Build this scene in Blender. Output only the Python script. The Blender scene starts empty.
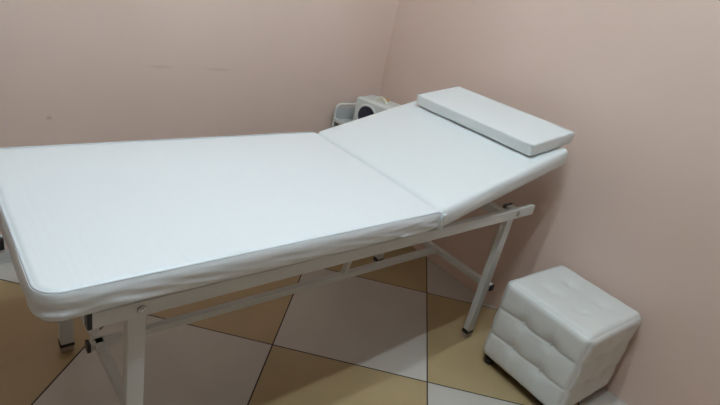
import bpy, bmesh, math, random
from mathutils import Vector, Matrix, noise
random.seed(4)
scene = bpy.context.scene
COL = scene.collection
PI = math.pi

# ------------------------------------------------------------------ materials
def mat(name, color, rough=.5, metal=0., coat=0., spec=.5):
    m = bpy.data.materials.new(name); m.use_nodes = True
    b = m.node_tree.nodes['Principled BSDF']
    b.inputs['Base Color'].default_value = (*color, 1)
    b.inputs['Roughness'].default_value = rough
    b.inputs['Metallic'].default_value = metal
    b.inputs['Coat Weight'].default_value = coat
    b.inputs['Specular IOR Level'].default_value = spec
    return m

def nodes(m): return m.node_tree.nodes, m.node_tree.links, m.node_tree.nodes['Principled BSDF']

def noise_bump(m, scale, strength, dist=.002, stretch=(1, 1, 1), detail=4):
    N, L, b = nodes(m)
    tc = N.new('ShaderNodeTexCoord'); mp = N.new('ShaderNodeMapping'); mp.inputs['Scale'].default_value = stretch
    nz = N.new('ShaderNodeTexNoise'); nz.inputs['Scale'].default_value = scale; nz.inputs['Detail'].default_value = detail
    bp = N.new('ShaderNodeBump'); bp.inputs['Strength'].default_value = strength; bp.inputs['Distance'].default_value = dist
    L.new(tc.outputs['Object'], mp.inputs['Vector']); L.new(mp.outputs[0], nz.inputs['Vector'])
    L.new(nz.outputs[0], bp.inputs['Height']); L.new(bp.outputs[0], b.inputs['Normal'])
    return nz

def tint(m, c1, c2, scale, detail=3, lo=.35, hi=.65):
    N, L, b = nodes(m)
    tc = N.new('ShaderNodeTexCoord'); nz = N.new('ShaderNodeTexNoise')
    nz.inputs['Scale'].default_value = scale; nz.inputs['Detail'].default_value = detail
    r = N.new('ShaderNodeValToRGB'); r.color_ramp.elements[0].position = lo; r.color_ramp.elements[1].position = hi
    r.color_ramp.elements[0].color = (*c1, 1); r.color_ramp.elements[1].color = (*c2, 1)
    L.new(tc.outputs['Object'], nz.inputs['Vector']); L.new(nz.outputs[0], r.inputs[0]); L.new(r.outputs[0], b.inputs['Base Color'])
    return r

WALL_A, WALL_B = (.75, .565, .475), (.78, .595, .505)
def wall_material(name, marks=()):
    m = mat(name, WALL_A, .55, spec=.35)
    r = tint(m, WALL_A, WALL_B, 1.6, 4)
    noise_bump(m, 60, .12, .0015)
    N, L, b = nodes(m)
    last = r.outputs[0]
    if marks:
        geo = N.new('ShaderNodeNewGeometry')
        nz = N.new('ShaderNodeTexNoise'); nz.inputs['Scale'].default_value = 45; nz.inputs['Detail'].default_value = 3
        L.new(geo.outputs['Position'], nz.inputs['Vector'])
        for (p, size, amt) in marks:
            sub = N.new('ShaderNodeVectorMath'); sub.operation = 'SUBTRACT'; sub.inputs[1].default_value = p
            dv = N.new('ShaderNodeVectorMath'); dv.operation = 'DIVIDE'; dv.inputs[1].default_value = size
            ln = N.new('ShaderNodeVectorMath'); ln.operation = 'LENGTH'
            mr = N.new('ShaderNodeMapRange'); mr.inputs[1].default_value = 1.; mr.inputs[2].default_value = .3
            mr.inputs[3].default_value = 0; mr.inputs[4].default_value = amt
            mu = N.new('ShaderNodeMath'); mu.operation = 'MULTIPLY'
            mx = N.new('ShaderNodeMix'); mx.data_type = 'RGBA'; mx.inputs[7].default_value = (.16, .11, .09, 1)
            L.new(geo.outputs['Position'], sub.inputs[0]); L.new(sub.outputs[0], dv.inputs[0]); L.new(dv.outputs[0], ln.inputs[0])
            L.new(ln.outputs['Value'], mr.inputs[0]); L.new(mr.outputs[0], mu.inputs[0]); L.new(nz.outputs[0], mu.inputs[1])
            L.new(mu.outputs[0], mx.inputs[0]); L.new(last, mx.inputs[6]); last = mx.outputs[2]
    L.new(last, b.inputs['Base Color'])
    return m

def tile_material():
    m = mat('floor_tiles', (.5, .4, .3), .3)
    N, L, b = nodes(m)
    TX, TY, TA, TS = -.6744, -1.3096, 2.35, .6
    geo = N.new('ShaderNodeNewGeometry')
    mp = N.new('ShaderNodeMapping'); mp.vector_type = 'TEXTURE'
    mp.inputs['Location'].default_value = (TX, TY, 0); mp.inputs['Rotation'].default_value = (0, 0, TA)
    mp.inputs['Scale'].default_value = (-TS, -TS, 1)
    L.new(geo.outputs['Position'], mp.inputs['Vector'])
    sx = N.new('ShaderNodeSeparateXYZ'); L.new(mp.outputs[0], sx.inputs[0])
    def M(op, a, bb=None):
        n = N.new('ShaderNodeMath'); n.operation = op
        for i, v in enumerate((a, bb)):
            if v is None: continue
            if isinstance(v, (int, float)): n.inputs[i].default_value = v
            else: L.new(v, n.inputs[i])
        return n.outputs[0]
    fx, fy = M('FLOOR', sx.outputs[0]), M('FLOOR', sx.outputs[1])
    par = M('FLOORED_MODULO', M('ADD', fx, fy), 2)          # 0 sand coloured, 1 pale
    def edge(v):
        fr = M('SUBTRACT', v, M('FLOOR', v)); return M('MINIMUM', fr, M('SUBTRACT', 1., fr))
    ed = M('MINIMUM', edge(sx.outputs[0]), edge(sx.outputs[1]))
    g = M('LESS_THAN', ed, .0042)
    nz = N.new('ShaderNodeTexNoise'); nz.inputs['Scale'].default_value = 3.2; nz.inputs['Detail'].default_value = 7; nz.inputs['Distortion'].default_value = .8
    L.new(geo.outputs['Position'], nz.inputs['Vector'])
    def ramp(c1, c2):
        r = N.new('ShaderNodeValToRGB'); r.color_ramp.elements[0].position = .3; r.color_ramp.elements[1].position = .7
        r.color_ramp.elements[0].color = (*c1, 1); r.color_ramp.elements[1].color = (*c2, 1); L.new(nz.outputs[0], r.inputs[0]); return r.outputs[0]
    sand = ramp(SAND_A, SAND_B); pale = ramp(PALE_A, PALE_B)
    def mix(f, a, c):
        x = N.new('ShaderNodeMix'); x.data_type = 'RGBA'; L.new(f, x.inputs[0]); L.new(a, x.inputs[6])
        if isinstance(c, tuple): x.inputs[7].default_value = (*c, 1)
        else: L.new(c, x.inputs[7])
        return x.outputs[2]
    L.new(mix(g, mix(par, sand, pale), (.018, .012, .01)), b.inputs['Base Color'])
    mr = N.new('ShaderNodeMapRange'); mr.inputs[3].default_value = .30; mr.inputs[4].default_value = .8
    L.new(g, mr.inputs[0]); L.new(mr.outputs[0], b.inputs['Roughness'])
    bp = N.new('ShaderNodeBump'); bp.inputs['Strength'].default_value = .5; bp.inputs['Distance'].default_value = .001; bp.invert = True
    L.new(g, bp.inputs['Height']); L.new(bp.outputs[0], b.inputs['Normal'])
    return m

SAND_A, SAND_B = (.40, .29, .15), (.455, .335, .18)
PALE_A, PALE_B = (.53, .485, .43), (.585, .54, .48)

M_vinyl = mat('white_vinyl', (.79, .81, .80), .38, spec=.5); noise_bump(M_vinyl, 9, .25, .004, (1, 1, 1), 3)
M_sheet = mat('white_vinyl_cover', (.80, .82, .82), .36, spec=.5); noise_bump(M_sheet, 5, .12, .006, (9, .6, 1), 3)
M_pipe = mat('grey_white_piping', (.62, .64, .65), .4)
M_pouf = mat('cream_white_leatherette', (.74, .735, .70), .40); noise_bump(M_pouf, 35, .2, .001)
M_frame = mat('white_powder_coated_steel', (.66, .66, .63), .38)
M_steel = mat('polished_steel', (.6, .6, .6), .22, 1.)
M_dark = mat('black_plastic', (.015, .014, .014), .4)
M_glide = mat('worn_rubber_glide', (.42, .34, .29), .5, .3)
M_grey = mat('grey_steel_bracket', (.16, .15, .14), .45, .6)
M_appl = mat('off_white_plastic', (.70, .69, .65), .4)
M_glass = mat('dark_smoked_glass', (.010, .012, .035), .12, coat=.5)
M_tub = mat('pale_grey_plastic', (.50, .50, .48), .35)
M_ivory = mat('ivory_plastic', (.80, .78, .62), .35)
M_orange = mat('amber_plastic', (.62, .33, .06), .4)
M_ceil = mat('ceiling_paint', (.62, .61, .60), .8)
M_base = mat('grey_white_skirting', (.55, .55, .53), .4)
M_floor = tile_material()

def emission(name, color, strength):
    m = bpy.data.materials.new(name); m.use_nodes = True; N, L = m.node_tree.nodes, m.node_tree.links
    N.clear(); e = N.new('ShaderNodeEmission'); o = N.new('ShaderNodeOutputMaterial')
    e.inputs[0].default_value = (*color, 1); e.inputs[1].default_value = strength; L.new(e.outputs[0], o.inputs[0]); return m

# ------------------------------------------------------------------ helpers
def obj(name, bm, m, parent=None, smooth=False, auto=None):
    me = bpy.data.meshes.new(name)
    bmesh.ops.recalc_face_normals(bm, faces=bm.faces)
    bm.to_mesh(me); bm.free()
    for x in (m if isinstance(m, (list, tuple)) else [m]): me.materials.append(x)
    if smooth:
        for p in me.polygons: p.use_smooth = True
        if auto is not None: me.set_sharp_from_angle(angle=math.radians(auto))
    o = bpy.data.objects.new(name, me); COL.objects.link(o)
    if parent: o.parent = parent
    return o
def tag(o, label, cat, group=None):
    o['label'] = label; o['category'] = cat
    if group: o['group'] = group
    return o
def empty(name, loc, rz=0):
    o = bpy.data.objects.new(name, None); COL.objects.link(o); o.empty_display_size = .1
    o.location = loc; o.rotation_euler = (0, 0, rz); return o
def box(bm, lo, hi, bev=0., seg=2, mtx=None):
    r = bmesh.ops.create_cube(bm, size=1)
    vs = r['verts']
    for v in vs:
        v.co = Vector(((lo[i] + hi[i]) / 2 + v.co[i] * (hi[i] - lo[i]) for i in range(3)))
    if bev > 0:
        es = list({e for v in vs for e in v.link_edges})
        rr = bmesh.ops.bevel(bm, geom=es, offset=bev, segments=seg, profile=.5, affect='EDGES')
        vs = list({v for f in rr['faces'] for v in f.verts} | {v for v in vs if v.is_valid})
    if mtx is not None:
        for v in vs: v.co = mtx @ v.co
    return vs
def bar(bm, a, b, w, h, up=(0, 0, 1), bev=.002):
    """rectangular tube from a to b; w across, h along up"""
    a, b = Vector(a), Vector(b); d = (b - a); L = d.length; z = d.normalized()
    u = Vector(up); u = (u - z * u.dot(z)).normalized(); s = u.cross(z)
    m = Matrix((s, u, z)).transposed().to_4x4(); m.translation = a
    return box(bm, (-w / 2, -h / 2, 0), (w / 2, h / 2, L), bev, 2, m)
def cyl(bm, a, b, r, r2=None, n=24):
    a, b = Vector(a), Vector(b); d = b - a
    m = Matrix.Translation((a + b) / 2) @ d.to_track_quat('Z', 'Y').to_matrix().to_4x4()
    bmesh.ops.create_cone(bm, cap_ends=True, segments=n, radius1=r, radius2=r if r2 is None else r2, depth=d.length, matrix=m)
def sweep(bm, pts, r, n=10, closed=False):
    pts = [Vector(p) for p in pts]; rings = []; K = len(pts)
    for i, p in enumerate(pts):
        t = (pts[(i + 1) % K] - pts[i - 1]) if closed or 0 < i < K - 1 else (pts[1] - pts[0] if i == 0 else pts[-1] - pts[-2])
        t.normalize(); ref = Vector((0, 0, 1)) if abs(t.z) < .9 else Vector((1, 0, 0))
        s = t.cross(ref).normalized(); u = s.cross(t)
        rings.append([bm.verts.new(p + r * (math.cos(k * 2 * PI / n) * s + math.sin(k * 2 * PI / n) * u)) for k in range(n)])
    # keep neighbouring rings aligned
    for i in range(1, K):
        best = min(range(n), key=lambda o: (rings[i][o].co - rings[i - 1][0].co).length); rings[i] = rings[i][best:] + rings[i][:best]
    for i in range(K if closed else K - 1):
        A, B = rings[i], rings[(i + 1) % K]; off = 0
        if i == K - 1: off = min(range(n), key=lambda o: (B[o].co - A[0].co).length)
        for k in range(n): bm.faces.new((A[k], A[(k + 1) % n], B[(k + 1 + off) % n], B[(k + off) % n]))
    if not closed: bm.faces.new(rings[0]); bm.faces.new(rings[-1][::-1])
def dome(bm, c, r, axis, flat=.5):
    res = bmesh.ops.create_uvsphere(bm, u_segments=16, v_segments=8, radius=r)
    q = Vector(axis).to_track_quat('Z', 'Y').to_matrix()
    for v in res['verts']: v.co = Vector(c) + q @ Vector((v.co.x, v.co.y, v.co.z * flat))
def struct(name, lo, hi, m, bev=0):
    bm = bmesh.new(); box(bm, lo, hi, bev); o = obj(name, bm, m); o['kind'] = 'structure'; return o

# ------------------------------------------------------------------ room
X0, Y0, H = -5.4, -5.2, 2.7
struct('floor', (X0, Y0, -.1), (0, 0, 0), M_floor)
struct('ceiling', (X0, Y0, H), (0, 0, H + .1), M_ceil)
MW = wall_material('pink_wall_paint')
MWL = wall_material('pink_wall_paint_with_scuffs', [
    ((-1.23, 0, .81), (.075, .2, .008), .28), ((-.975, 0, .808), (.09, .2, .009), .25), ((-1.639, 0, .601), (.014, .2, .010), .55)])
struct('wall_left', (X0 - .1, 0, -.1), (.1, .1, H + .1), MWL)
struct('wall_right', (0, Y0 - .1, -.1), (.1, 0, H + .1), MW)
struct('wall_back', (X0 - .1, Y0 - .1, -.1), (0, Y0, H + .1), MW)
struct('wall_front', (X0 - .1, Y0, -.1), (X0, 0, H + .1), MW)
bm = bmesh.new(); box(bm, (X0, -.012, 0), (-1.0, 0, .027), .002); box(bm, (X0, -.015, .0275), (-1.0, 0, .058), .004)
o = obj('baseboard_left', bm, M_base); o['kind'] = 'structure'

# ------------------------------------------------------------------ ceiling lamp: two parallel tubes
LX, LY = -1.35, -1.515
lamp = empty('ceiling_lamp', (LX, LY, H))
tag(lamp, 'white twin-tube batten lamp mounted on the ceiling above the couch', 'ceiling lamp')
bm = bmesh.new(); box(bm, (-.63, -.22, -.035), (.63, .22, 0), .006); obj('housing', bm, M_frame, lamp)
M_tube = emission('lit_fluorescent_tube', (.735, .90, 1.), 124.)
for s in (-1, 1):
    bm = bmesh.new(); cyl(bm, (-.6, s * .16, -.058), (.6, s * .16, -.058), .016, n=16); obj('tube', bm, M_tube, lamp, True, 40)
    for e in (-1, 1):
        bm = bmesh.new(); box(bm, (e * .6 - .012, s * .16 - .02, -.078), (e * .6 + .012, s * .16 + .02, -.034), .003); obj('tube_holder', bm, M_frame, lamp)

# ------------------------------------------------------------------ couch  (local axes: u along the length away from the head end, v across towards the viewer)
BX, BY, BYAW, W, BZ, BL = -.8113, -.5444, .0088, .708, .718, 1.097
CU, CV = .22, W / 2
c_, s_ = math.cos(BYAW), math.sin(BYAW)
def bedw(u, v, z): return Vector((BX - u * c_ + v * s_, BY - u * s_ - v * c_, z))
couch = empty('massage_couch', bedw(CU, CV, 0), PI + BYAW)
tag(couch, 'long white vinyl massage couch with raised head section on white steel legs', 'massage couch')
def cobj(name, bm, m, parent=None, **k):
    bmesh.ops.translate(bm, verts=bm.verts, vec=(-CU, -CV, 0)); return obj(name, bm, m, parent or couch, **k)

def outline(x0, x1, y0, y1, radii, step=.012):
    """counter-clockwise rounded rectangle -> list of (point, outward normal)"""
    cs = [(x1, y0, -PI / 2, radii[0]), (x1, y1, 0, radii[1]), (x0, y1, PI / 2, radii[2]), (x0, y0, PI, radii[3])]
    pts = []
    for i, (cx, cy, a0, r) in enumerate(cs):
        kx = cx - r if cx == x1 else cx + r; ky = cy - r if cy == y1 else cy + r
        n = 10
        for k in range(n + 1):
            a = a0 + (PI / 2) * k / n
            pts.append((Vector((kx + r * math.cos(a), ky + r * math.sin(a))), Vector((math.cos(a), math.sin(a)))))
        nx = cs[(i + 1) % 4]; r2 = nx[3]
        k2x = nx[0] - r2 if nx[0] == x1 else nx[0] + r2; k2y = nx[1] - r2 if nx[1] == y1 else nx[1] + r2
        A = pts[-1][0]; a1 = a0 + PI / 2; B = Vector((k2x + r2 * math.cos(a1), k2y + r2 * math.sin(a1)))
        m = max(2, int((B - A).length / step)); nn = Vector((math.cos(a1), math.sin(a1)))
        for k in range(1, m): pts.append((A.lerp(B, k / m), nn))
    return pts

def pad(bm, pts, rings, fn, disp):
    """rings: list of (inset, height); fn maps local (x,y,z) to couch space"""
    R = []
    bx0, bx1 = min(p.x for p, n in pts), max(p.x for p, n in pts); by0, by1 = min(p.y for p, n in pts), max(p.y for p, n in pts)
    for (ins, z) in rings:
        ring = []
        for (p, n) in pts:
            d = disp(p, n, z)
            q = p - n * ins
            q.x = max(bx0 + ins, min(bx1 - ins, q.x)); q.y = max(by0 + ins, min(by1 - ins, q.y)); q += n * d
            ring.append(bm.verts.new(fn(q.x, q.y, z)))
        R.append(ring)
    n = len(pts)
    for a, b in zip(R, R[1:]):
        for k in range(n): bm.faces.new((a[k], a[(k + 1) % n], b[(k + 1) % n], b[k]))
    bm.faces.new(R[0]); bm.faces.new(R[-1][::-1])
    bmesh.ops.remove_doubles(bm, verts=R[0] + R[-1], dist=.00005)

# flat section
pts = outline(.0015, BL, 0, W, (.045, .05, .010, .022))
T = .066
rings = [(.06, 0), (.022, -.0004), (.0125, -.001), (.0095, -.0042), (.0065, -.0042), (.004, -.003), (.0015, -.0030), (.0008, -.0055), (-.0005, -.008), (-.002, -.014), (-.003, -.020),
         (-.003, -.026), (-.002, -.032), (-.002, -.038), (-.002, -.044), (-.001, -.050), (.0, -.056), (.003, -.061), (.007, -T), (.03, -T - .002)]
def disp_flat(p, n, z):
    if z > -.009: return 0 if z == 0 else .0012 * noise.noise(Vector((p.x * 6, p.y * 6, 1)))
    k = min(1, (-z - .009) / .02)
    # soft horizontal drag folds in the skirt, strongest near the corners and near the joint
    far = math.exp(-((p.x - BL) / .16) ** 2) + .9 * math.exp(-((p.x - .13) / .12) ** 2) * (1 if n.y > .5 else .4) + .28
    t = p.x + p.y
    w = noise.noise(Vector((t * 6.5, -z * 95 + t * 9, 3.))) + .5 * noise.noise(Vector((t * 15, -z * 150, 8.)))
    v = .0088 * far * w * k
    e = math.exp(-((p.x) / .02) ** 2) * (1 if abs(n.y) > .5 else 0)
    v += e * (-.004 + .003 * math.sin(p.x * 900)) * k
    return min(.0045, max(v, -.006)) * (.35 if n.x > .8 or (n.y < -.5) else 1)
bm = bmesh.new(); pad(bm, pts, rings, lambda x, y, z: Vector((x, y, BZ + z)), disp_flat)
flat_pad = cobj('mattress', bm, M_sheet, smooth=True, auto=70)
flat_pad['label'] = 'flat white vinyl mattress section with wrinkled elastic skirt'
def piping(pts, ins, fn, r, parent):
    bx0, bx1 = min(p.x for p, n in pts), max(p.x for p, n in pts); by0, by1 = min(p.y for p, n in pts), max(p.y for p, n in pts)
    L = []
    for p, n in pts:
        q = p - n * ins; q = Vector((max(bx0 + ins, min(bx1 - ins, q.x)), max(by0 + ins, min(by1 - ins, q.y))))
        q3 = fn(q.x, q.y, -.0022)
        if p.x < .006: continue
        if not L or (q3 - L[-1]).length > .003: L.append(q3)
    bm = bmesh.new(); 
    k = max(range(1, len(L)), key=lambda i: (L[i] - L[i - 1]).length)   # the joint side carries no piping
    if (L[k] - L[k - 1]).length > .1: L = L[k:] + L[:k]
    sweep(bm, L, r, 8); return cobj('piping', bm, M_pipe, parent, smooth=True)
piping(pts, .0048, lambda x, y, z: Vector((x, y, BZ + z)), .0026, flat_pad)
# head section
TH = math.atan(.245); HL = .684
es, en = Vector((-math.cos(TH), 0, math.sin(TH))), Vector((math.sin(TH), 0, math.cos(TH)))
def head_fn(x, y, z):
    x2 = x + z * math.tan(TH) * max(0., 1 - x / .12)
    return Vector((-.0015, y, BZ + .0005)) + es * x2 + en * z
TH2 = .074
rings_h = [(.07, 0), (.024, -.0004), (.014, -.0014), (.008, -.0035), (.0042, -.007), (.0015, -.012), (-.0005, -.020), (-.0015, -.028), (-.002, -.036), (-.002, -.044),
           (-.001, -.052), (.0015, -.059), (.005, -.065), (.011, -.070), (.02, -.0735), (.035, -TH2)]
def disp_head(p, n, z):
    if z > -.003: return 0
    e = math.exp(-((p.x) / .03) ** 2) * (1 if abs(n.y) > .5 else 0)
    w = noise.noise(Vector(((p.x + p.y) * 5, -z * 60, 5.)))
    return .0022 * w + e * (-.003 + .0025 * math.sin(p.x * 800))
bm = bmesh.new(); pad(bm, outline(0, HL, 0, W, (.022, .022, .010, .022)), rings_h, head_fn, disp_head)
head_pad = cobj('backrest', bm, M_vinyl, smooth=True, auto=70); head_pad['label'] = 'tilted white vinyl head section'
# gathered corner of the covers at the near end of the joint
bm = bmesh.new()
for k in range(4):
    pz = [Vector((.002 - .004 * k + .003 * math.sin(t * 5 + k * 2), W + .002 + .003 * math.sin(t * 3.1 + k), BZ - .008 - t * .052)) for t in [i / 9 for i in range(10)]]
    sweep(bm, pz, .0036 + .0008 * (k % 2), 8)
cobj('corner_gather', bm, M_vinyl, flat_pad, smooth=True)

# frame
RZ0, RZ1 = .600, .640
def rail(v0, v1, face):
    bm = bmesh.new(); box(bm, (-.600, v0, RZ0), (1.0, v1, RZ1), .003); r = cobj('side_rail', bm, M_frame)
    bm = bmesh.new(); box(bm, (.998, v0 - .0008, RZ0 - .0008), (1.008, v1 + .0008, RZ1 + .0008), .002); q = cobj('end_cap', bm, M_dark, r); q['label'] = 'black plastic end cap'
    bm = bmesh.new(); box(bm, (-.604, v0 + .0015, RZ0 + .0015), (-.598, v1 - .0015, RZ1 - .0015), .002); q = cobj('end_cap', bm, M_frame, r); q['label'] = 'white plastic end cap'
    for u in (.903, -.490):
        y = v1 if face > 0 else v0; bm = bmesh.new(); cyl(bm, (u, y - .001 * face, .620), (u, y + .0012 * face, .620), .0098, n=20); w_ = cobj('washer', bm, M_grey, r, smooth=True, auto=35)
        bm = bmesh.new()
        cyl(bm, (u, y - .002 * face, .620), (u, y + .0025 * face, .620), .0085, n=20); dome(bm, (u, y + .002 * face, .620), .0065, (0, face, 0), .6)
        q = cobj('bolt', bm, M_steel, r, smooth=True, auto=35); q['label'] = 'shiny steel bolt head'
rail(.669, .689, 1); rail(.019, .039, -1)
for u in (.955, .12, -.42):
    bm = bmesh.new(); box(bm, (u - .02, .0385, .605), (u + .02, .6695, .635), .002); cobj('cross_rail', bm, M_frame)
def leg(u, v):
    bm = bmesh.new(); box(bm, (u - .02, v - .0135, .030), (u + .02, v + .0135, .634), .0025); l = cobj('leg', bm, M_frame)
    bm = bmesh.new(); box(bm, (u - .0215, v - .015, .024), (u + .0215, v + .015, .037), .002); box(bm, (u + .0195, v - .015, .026), (u + .0220, v + .015, .044), .001)
    q = cobj('foot_cap', bm, M_dark, l); q['label'] = 'black plastic foot cap'
    bm = bmesh.new(); box(bm, (u - .019, v - .0135, 0), (u + .019, v + .0135, .025), .004); q = cobj('glide', bm, M_glide, l); q['label'] = 'dull brownish floor glide'
for u, v in ((.905, .6545), (.920, .0535), (-.492, .6545), (-.492, .0535)): leg(u, v)
# spreaders between the legs of each pair and the long tie bar resting on them
def spreader(u, cap):
    bm = bmesh.new(); box(bm, (u - .0125, .02, .246), (u + .0125, .672, .271), .002); o = cobj('spreader', bm, M_frame)
    for y in ((.674,) if cap > 0 else (.018, .674)):
        bm = bmesh.new(); box(bm, (u - .0135, y - .004, .245), (u + .0135, y + .004, .272), .002); q = cobj('plug', bm, M_dark, o); q['label'] = 'black plastic plug'
spreader(.898, 1); spreader(-.524, -1)
bm = bmesh.new(); box(bm, (-.512, .342, .247), (.925, .366, .271), .002); tie = cobj('tie_bar', bm, M_frame)
for u in (.927,):
    bm = bmesh.new(); box(bm, (u - .005, .340, .245), (u + .005, .368, .273), .002); q = cobj('plug', bm, M_dark, tie); q['label'] = 'black plastic plug'
bm = bmesh.new(); bar(bm, (.018, .354, .265), (-.045, .354, .64), .022, .018, (1, 0, 0)); cobj('support_post', bm, M_frame)
# head section frame, prop and bracket
def hp(s, y, n): return Vector((-.0015, y, BZ)) + es * s + en * n
for y in (.06, .648):
    bm = bmesh.new(); bar(bm, hp(.08, y, -TH2 - .0105), hp(.60, y, -TH2 - .0105), .02, .02, en); cobj('backrest_rail', bm, M_frame)
bm = bmesh.new(); bar(bm, hp(.50, .07, -TH2 - .0105), hp(.50, .638, -TH2 - .0105), .02, .02, en); cobj('backrest_cross_bar', bm, M_frame)
for y in (.085,):
    bm = bmesh.new(); bar(bm, (-.40, y, .625), hp(.50, y, -TH2 - .02), .006, .022, (1, 0, 0), .001); cobj('ratchet_arm', bm, M_grey)
for u in (-.492, .905):
    for y, s in ((.634, 1), (.074, -1)):
        bm = bmesh.new(); box(bm, (u - .028, y - .003, .588), (u + .028, y + .003, .637), .001); cyl(bm, (u, y - .01, .62), (u, y + .01, .62), .008, n=16); cobj('leg_bracket', bm, M_grey)

# ------------------------------------------------------------------ pillow on the head section
pil = empty('head_cushion', bedw(*hp(.595, .38, 0)), PI + BYAW)
tag(pil, 'flat rectangular white vinyl cushion lying across the raised end of the couch', 'cushion')
pil_o = hp(.595, .38, 0)
bm = bmesh.new()
NP = 26; TP = .054
bot = [(.488, .064), (.490, .664), (.714, .694), (.708, .105)]
def plan(a, b): # a along s 0..1, b along v 0..1
    p0 = Vector(bot[0]) * (1 - a) * (1 - b) + Vector(bot[1]) * (1 - a) * b + Vector(bot[2]) * a * b + Vector(bot[3]) * a * (1 - b)
    return p0
def pv(a, b, t):
    p = plan(a, b); return hp(p.x, p.y, .003 + t) - pil_o
def cushion_surface(bm, NA, NB, NT, T, f):
    grid = {}
    def vert(i, j, k):
        key = (i, j, k)
        if key not in grid:
            a, b, t = i / NA, j / NB, k / NT
            P3 = Vector(((a - .5) * .22, (b - .5) * .6, (t - .5) * T)); r = .008
            hs = Vector((.11, .3, T / 2)) - Vector((r, r, r))
            cl = Vector([max(-hs[q], min(hs[q], P3[q])) for q in range(3)])
            d = P3 - cl
            if d.length > 1e-6: P3 = cl + d.normalized() * r
            if k < NT * .4:
                e = .011 * (1 - k / (NT * .4)) ** 2; P3.x *= 1 - e / .11; P3.y *= 1 - e / .3
            # slack cover
            P3.z += .0025 * (1 - (2 * a - 1) ** 2) * (1 - (2 * b - 1) ** 2) * (1 if k == NT else 0)
            wv = .0014 * noise.noise(Vector((P3.x * 14, P3.y * 10, P3.z * 40)))
            P3 += Vector((wv, wv, 0 if k == 0 else wv))
            grid[key] = bm.verts.new(f(P3.x / .22 + .5, P3.y / .6 + .5, P3.z + T / 2))
        return grid[key]
    for i in range(NA):
        for j in range(NB):
            bm.faces.new([vert(i, j, NT), vert(i + 1, j, NT), vert(i + 1, j + 1, NT), vert(i, j + 1, NT)])
            bm.faces.new([vert(i, j, 0), vert(i, j + 1, 0), vert(i + 1, j + 1, 0), vert(i + 1, j, 0)])
    for k in range(NT):
        for i in range(NA):
            bm.faces.new([vert(i, 0, k), vert(i + 1, 0, k), vert(i + 1, 0, k + 1), vert(i, 0, k + 1)])
            bm.faces.new([vert(i, NB, k), vert(i, NB, k + 1), vert(i + 1, NB, k + 1), vert(i + 1, NB, k)])
        for j in range(NB):
            bm.faces.new([vert(0, j, k), vert(0, j, k + 1), vert(0, j + 1, k + 1), vert(0, j + 1, k)])
            bm.faces.new([vert(NA, j, k), vert(NA, j + 1, k), vert(NA, j + 1, k + 1), vert(NA, j, k + 1)])
cushion_surface(bm, 36, 80, 10, TP, pv)
obj('cushion_body', bm, M_vinyl, pil, True)
bm = bmesh.new()   # welt seam round the upper edge
loop = [(0.004, b / 20) for b in range(0, 21)] + [(a / 8, .997) for a in range(1, 8)] + [(.996, b / 20) for b in range(20, -1, -1)] + [(a / 8, .003) for a in range(7, 0, -1)]
lp = [pv(a, b, TP - .002) for a, b in loop]
sweep(bm, lp, .0013, 6, True); obj('seam', bm, M_vinyl, pil, True)

# ------------------------------------------------------------------ tufted pouf
PS, PH, PZ0 = .370, .394, .036
pouf = empty('tufted_pouf', (-.010 - PS / 2 - .010, -1.324 - PS / 2, 0), -.045)
tag(pouf, 'cream white leatherette cube pouf with button tufting standing against the right wall', 'pouf')
bm = bmesh.new()
NG = 66; hs = Vector((PS / 2, PS / 2, (PH - PZ0) / 2)); zc = (PH + PZ0) / 2
def pouf_pt(ax, sg, a, b):
    ia, ib = [i for i in range(3) if i != ax]
    p = Vector((0, 0, 0)); p[ax] = sg * hs[ax]; p[ia] = a * hs[ia]; p[ib] = b * hs[ib]
    r = .027; inner = hs - Vector((r, r, r))
    cl = Vector([max(-inner[q], min(inner[q], p[q])) for q in range(3)]); d = p - cl
    n = d.normalized() if d.length > 1e-6 else Vector((0, 0, 0))
    q = cl + n * r
    edge = max(0., 1 - max(abs(a), abs(b)) ** 10)
    if ax == 2 and sg < 0: return q + Vector((0, 0, zc))
    def groove(x, w): return sum(math.exp(-((x - s) / w) ** 2) for s in (-1 / 3, 1 / 3))
    dimple = sum(math.exp(-(((a - i) ** 2 + (b - j) ** 2) / .022)) for i in (-1 / 3, 1 / 3) for j in (-1 / 3, 1 / 3))
    if ax == 2:
        dd = .0006 * (groove(a, .08) + groove(b, .08)) + .0125 * dimple
        bulge = .003 * edge
    else:
        ks = max(0, 1 - abs(a) ** 14)
        dd = (.0040 * groove(b + .012 * math.sin(a * 9), .028) * ks + .0012 * groove(a, .06) * edge + .0100 * dimple + .0020 * groove(b + .03, .15) * ks)
        bulge = .005 * edge + .001 * abs(math.sin((b + 1) * PI * 1.5)) * ks
    q += (bulge - dd) * n + .0012 * noise.noise(q * 22) * n
    return q + Vector((0, 0, zc))
for ax in range(3):
    for sg in (-1, 1):
        g = [[bm.verts.new(pouf_pt(ax, sg, 2 * i / NG - 1, 2 * j / NG - 1)) for j in range(NG + 1)] for i in range(NG + 1)]
        for i in range(NG):
            for j in range(NG): bm.faces.new((g[i][j], g[i + 1][j], g[i + 1][j + 1], g[i][j + 1]))
bmesh.ops.remove_doubles(bm, verts=bm.verts, dist=.0008)
obj('upholstery', bm, M_pouf, pouf, True)
for ax, sg in ((0, -1), (0, 1), (1, -1), (1, 1)):
    for i in (-1 / 3, 1 / 3):
        for j in (-1 / 3, 1 / 3):
            ia, ib = [k for k in range(3) if k != ax]
            p = Vector((0, 0, 0)); p[ia] = i * hs[ia]; p[ib] = j * hs[ib]; p[ax] = sg * (hs[ax] - .0080); n = Vector((0, 0, 0)); n[ax] = sg
            bm = bmesh.new(); dome(bm, p + Vector((0, 0, zc)), .0055, n, .5); obj('button', bm, M_pouf, pouf, True)
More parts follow.
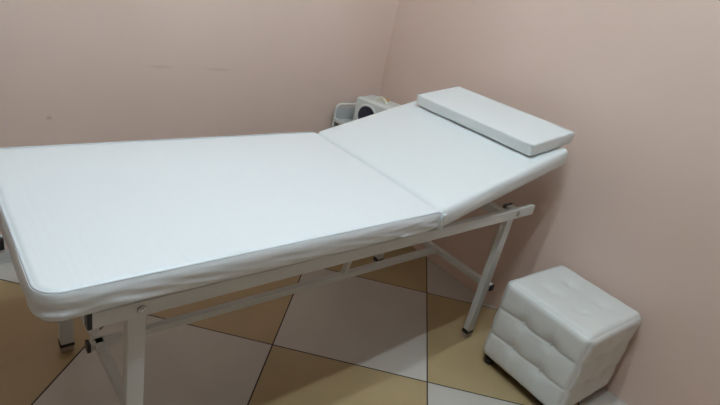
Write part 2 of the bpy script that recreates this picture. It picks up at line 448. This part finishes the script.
bm = bmesh.new(); box(bm, (-PS / 2 + .03, -PS / 2 + .03, .024), (PS / 2 - .03, PS / 2 - .03, .040), .003)
q = obj('base_board', bm, M_dark, pouf); q['label'] = 'black underside board'
for sx in (-1, 1):
    for sy in (-1, 1):
        bm = bmesh.new(); x, y = sx * (PS / 2 - .032), sy * (PS / 2 - .035); cyl(bm, (x, y, 0), (x, y, .026), .018, .022)
        q = obj('foot', bm, M_dark, pouf, True, 35); q['label'] = 'short black plastic foot'

# ------------------------------------------------------------------ trolley, tub and appliance in the corner
TZ = .575
tr = empty('side_trolley', (-.172, -.225, 0))
tag(tr, 'small pale trolley with rounded back guard standing in the corner behind the couch', 'trolley')
for z in (TZ - .018, .16):
    bm = bmesh.new(); box(bm, (-.135, -.190, z), (.135, .190, z + .018), .005); obj('shelf', bm, M_tub, tr)
for sx in (-1, 1):
    bm = bmesh.new(); box(bm, (sx * .138 - .004, -.192, TZ - .012), (sx * .138 + .004, .192, TZ + .010), .003); obj('shelf_lip', bm, M_appl, tr)
bm = bmesh.new()
hoop = [Vector((-.138, .195, .45))] + [Vector((-.108 - .030 * math.cos(a), .195, .626 + .030 * math.sin(a))) for a in [PI / 2 * k / 8 for k in range(9)]]
hoop += [Vector((.108 + .030 * math.sin(a), .195, .626 + .030 * math.cos(a))) for a in [PI / 2 * k / 8 for k in range(9)]] + [Vector((.138, .195, .45))]
sweep(bm, hoop, .0055, 10); obj('back_guard', bm, M_appl, tr, True, 60)
bm = bmesh.new(); box(bm, (-.132, .192, .53), (.132, .197, .640), .002); obj('back_panel', bm, M_tub, tr)
for sx in (-1, 1):
    for sy in (-1, 1):
        bm = bmesh.new(); cyl(bm, (sx * .115, sy * .165, .05), (sx * .115, sy * .165, TZ - .012), .011, n=16); l = obj('leg', bm, M_frame, tr, True, 35)
        bm = bmesh.new(); cyl(bm, (sx * .115 - .009, sy * .165, .025), (sx * .115 + .009, sy * .165, .025), .025, n=20); obj('caster', bm, M_dark, l, True, 35)

AZ = .723
AY = math.radians(15)
ap = empty('countertop_appliance', (-.148, -.212, TZ + .001), AY)
tag(ap, 'off-white boxy appliance with round dark window and top handle in the corner', 'appliance')
hx, hy, ht = .078, .125, AZ - TZ
bm = bmesh.new(); box(bm, (-hx, -hy, .008), (hx, hy, ht), .010, 4); obj('casing', bm, M_appl, ap, True, 40)
for sx in (-1, 1):
    for sy in (-1, 1):
        bm = bmesh.new(); cyl(bm, (sx * .055, sy * .10, 0), (sx * .055, sy * .10, .010), .010, n=14); obj('foot', bm, M_dark, ap)
wy, wz = .040, .642 - TZ
bm = bmesh.new()   # raised bezel
P = [Vector((-hx - .003, wy + .058 * math.cos(t * 2 * PI / 40), wz + .058 * math.sin(t * 2 * PI / 40))) for t in range(40)]
sweep(bm, P, .006, 10, True); obj('bezel', bm, M_appl, ap, True)
bm = bmesh.new(); cyl(bm, (-hx - .004, wy, wz), (-hx + .01, wy, wz), .053, n=48); dome(bm, (-hx - .003, wy, wz), .052, (-1, 0, 0), .12)
q = obj('round_window', bm, M_glass, ap, True, 40); q['label'] = 'round dark glass window'
bm = bmesh.new(); box(bm, (-hx + .03, -hy + .012, ht - .001), (-hx + .036, hy - .012, ht + .003), .001); obj('lid_ridge', bm, M_appl, ap)
bm = bmesh.new()
HP = [Vector((-.012, .012 + .032 * math.cos(a), ht - .004 + .026 * math.sin(a))) for a in [PI * k / 16 for k in range(17)]]
sweep(bm, HP, .0055, 10); q = obj('handle', bm, M_ivory, ap, True, 60); q['label'] = 'arched ivory handle'
bm = bmesh.new(); box(bm, (.040, .005, ht - .002), (.058, .065, ht + .008), .003); q = obj('latch', bm, M_orange, ap); q['label'] = 'amber coloured latch'

# small dark device low on the left wall
bm = bmesh.new(); box(bm, (-1.93, -.03, .078), (-1.812, 0, .125), .004)
dv = empty('wall_socket', (-1.87, 0, .06)); tag(dv, 'small dark socket block low on the wall beyond the foot end of the couch', 'socket')
bm.free(); bm = bmesh.new(); box(bm, (-.06, -.03, .012), (.05, -.0005, .062), .004); obj('socket_block', bm, M_dark, dv)
bm = bmesh.new(); box(bm, (-.064, -.012, .006), (.054, -.0005, .068), .003); obj('back_plate', bm, M_base, dv)

# ------------------------------------------------------------------ camera
cam = bpy.data.cameras.new('camera'); co = bpy.data.objects.new('camera', cam); COL.objects.link(co)
yaw, pitch, roll, f = -.7669, .42905, .21899, 520.62
cyw, syw, cp, sp = math.cos(yaw), math.sin(yaw), math.cos(pitch), math.sin(pitch)
fwd = Vector((-syw * cp, cyw * cp, -sp)); right = Vector((cyw, syw, 0)); up = right.cross(fwd)
c, s = math.cos(roll), math.sin(roll)
r2 = c * right + s * up; u2 = -s * right + c * up
m = Matrix((r2, u2, -fwd)).transposed().to_4x4(); m.translation = Vector((-2.0189, -2.1378, 1.3636))
co.matrix_world = m
cam.sensor_fit = 'HORIZONTAL'; cam.sensor_width = 36; cam.lens = f / 720 * 36; cam.clip_start = .02
scene.camera = co

w = bpy.data.worlds.new('world'); scene.world = w; w.use_nodes = True
w.node_tree.nodes['Background'].inputs[0].default_value = (.02, .02, .02, 1)
scene.view_settings.view_transform = 'Standard'; scene.view_settings.look = 'None'
scene.view_settings.gamma = 1; scene.view_settings.use_curve_mapping = False; scene.view_settings.exposure = 0.0
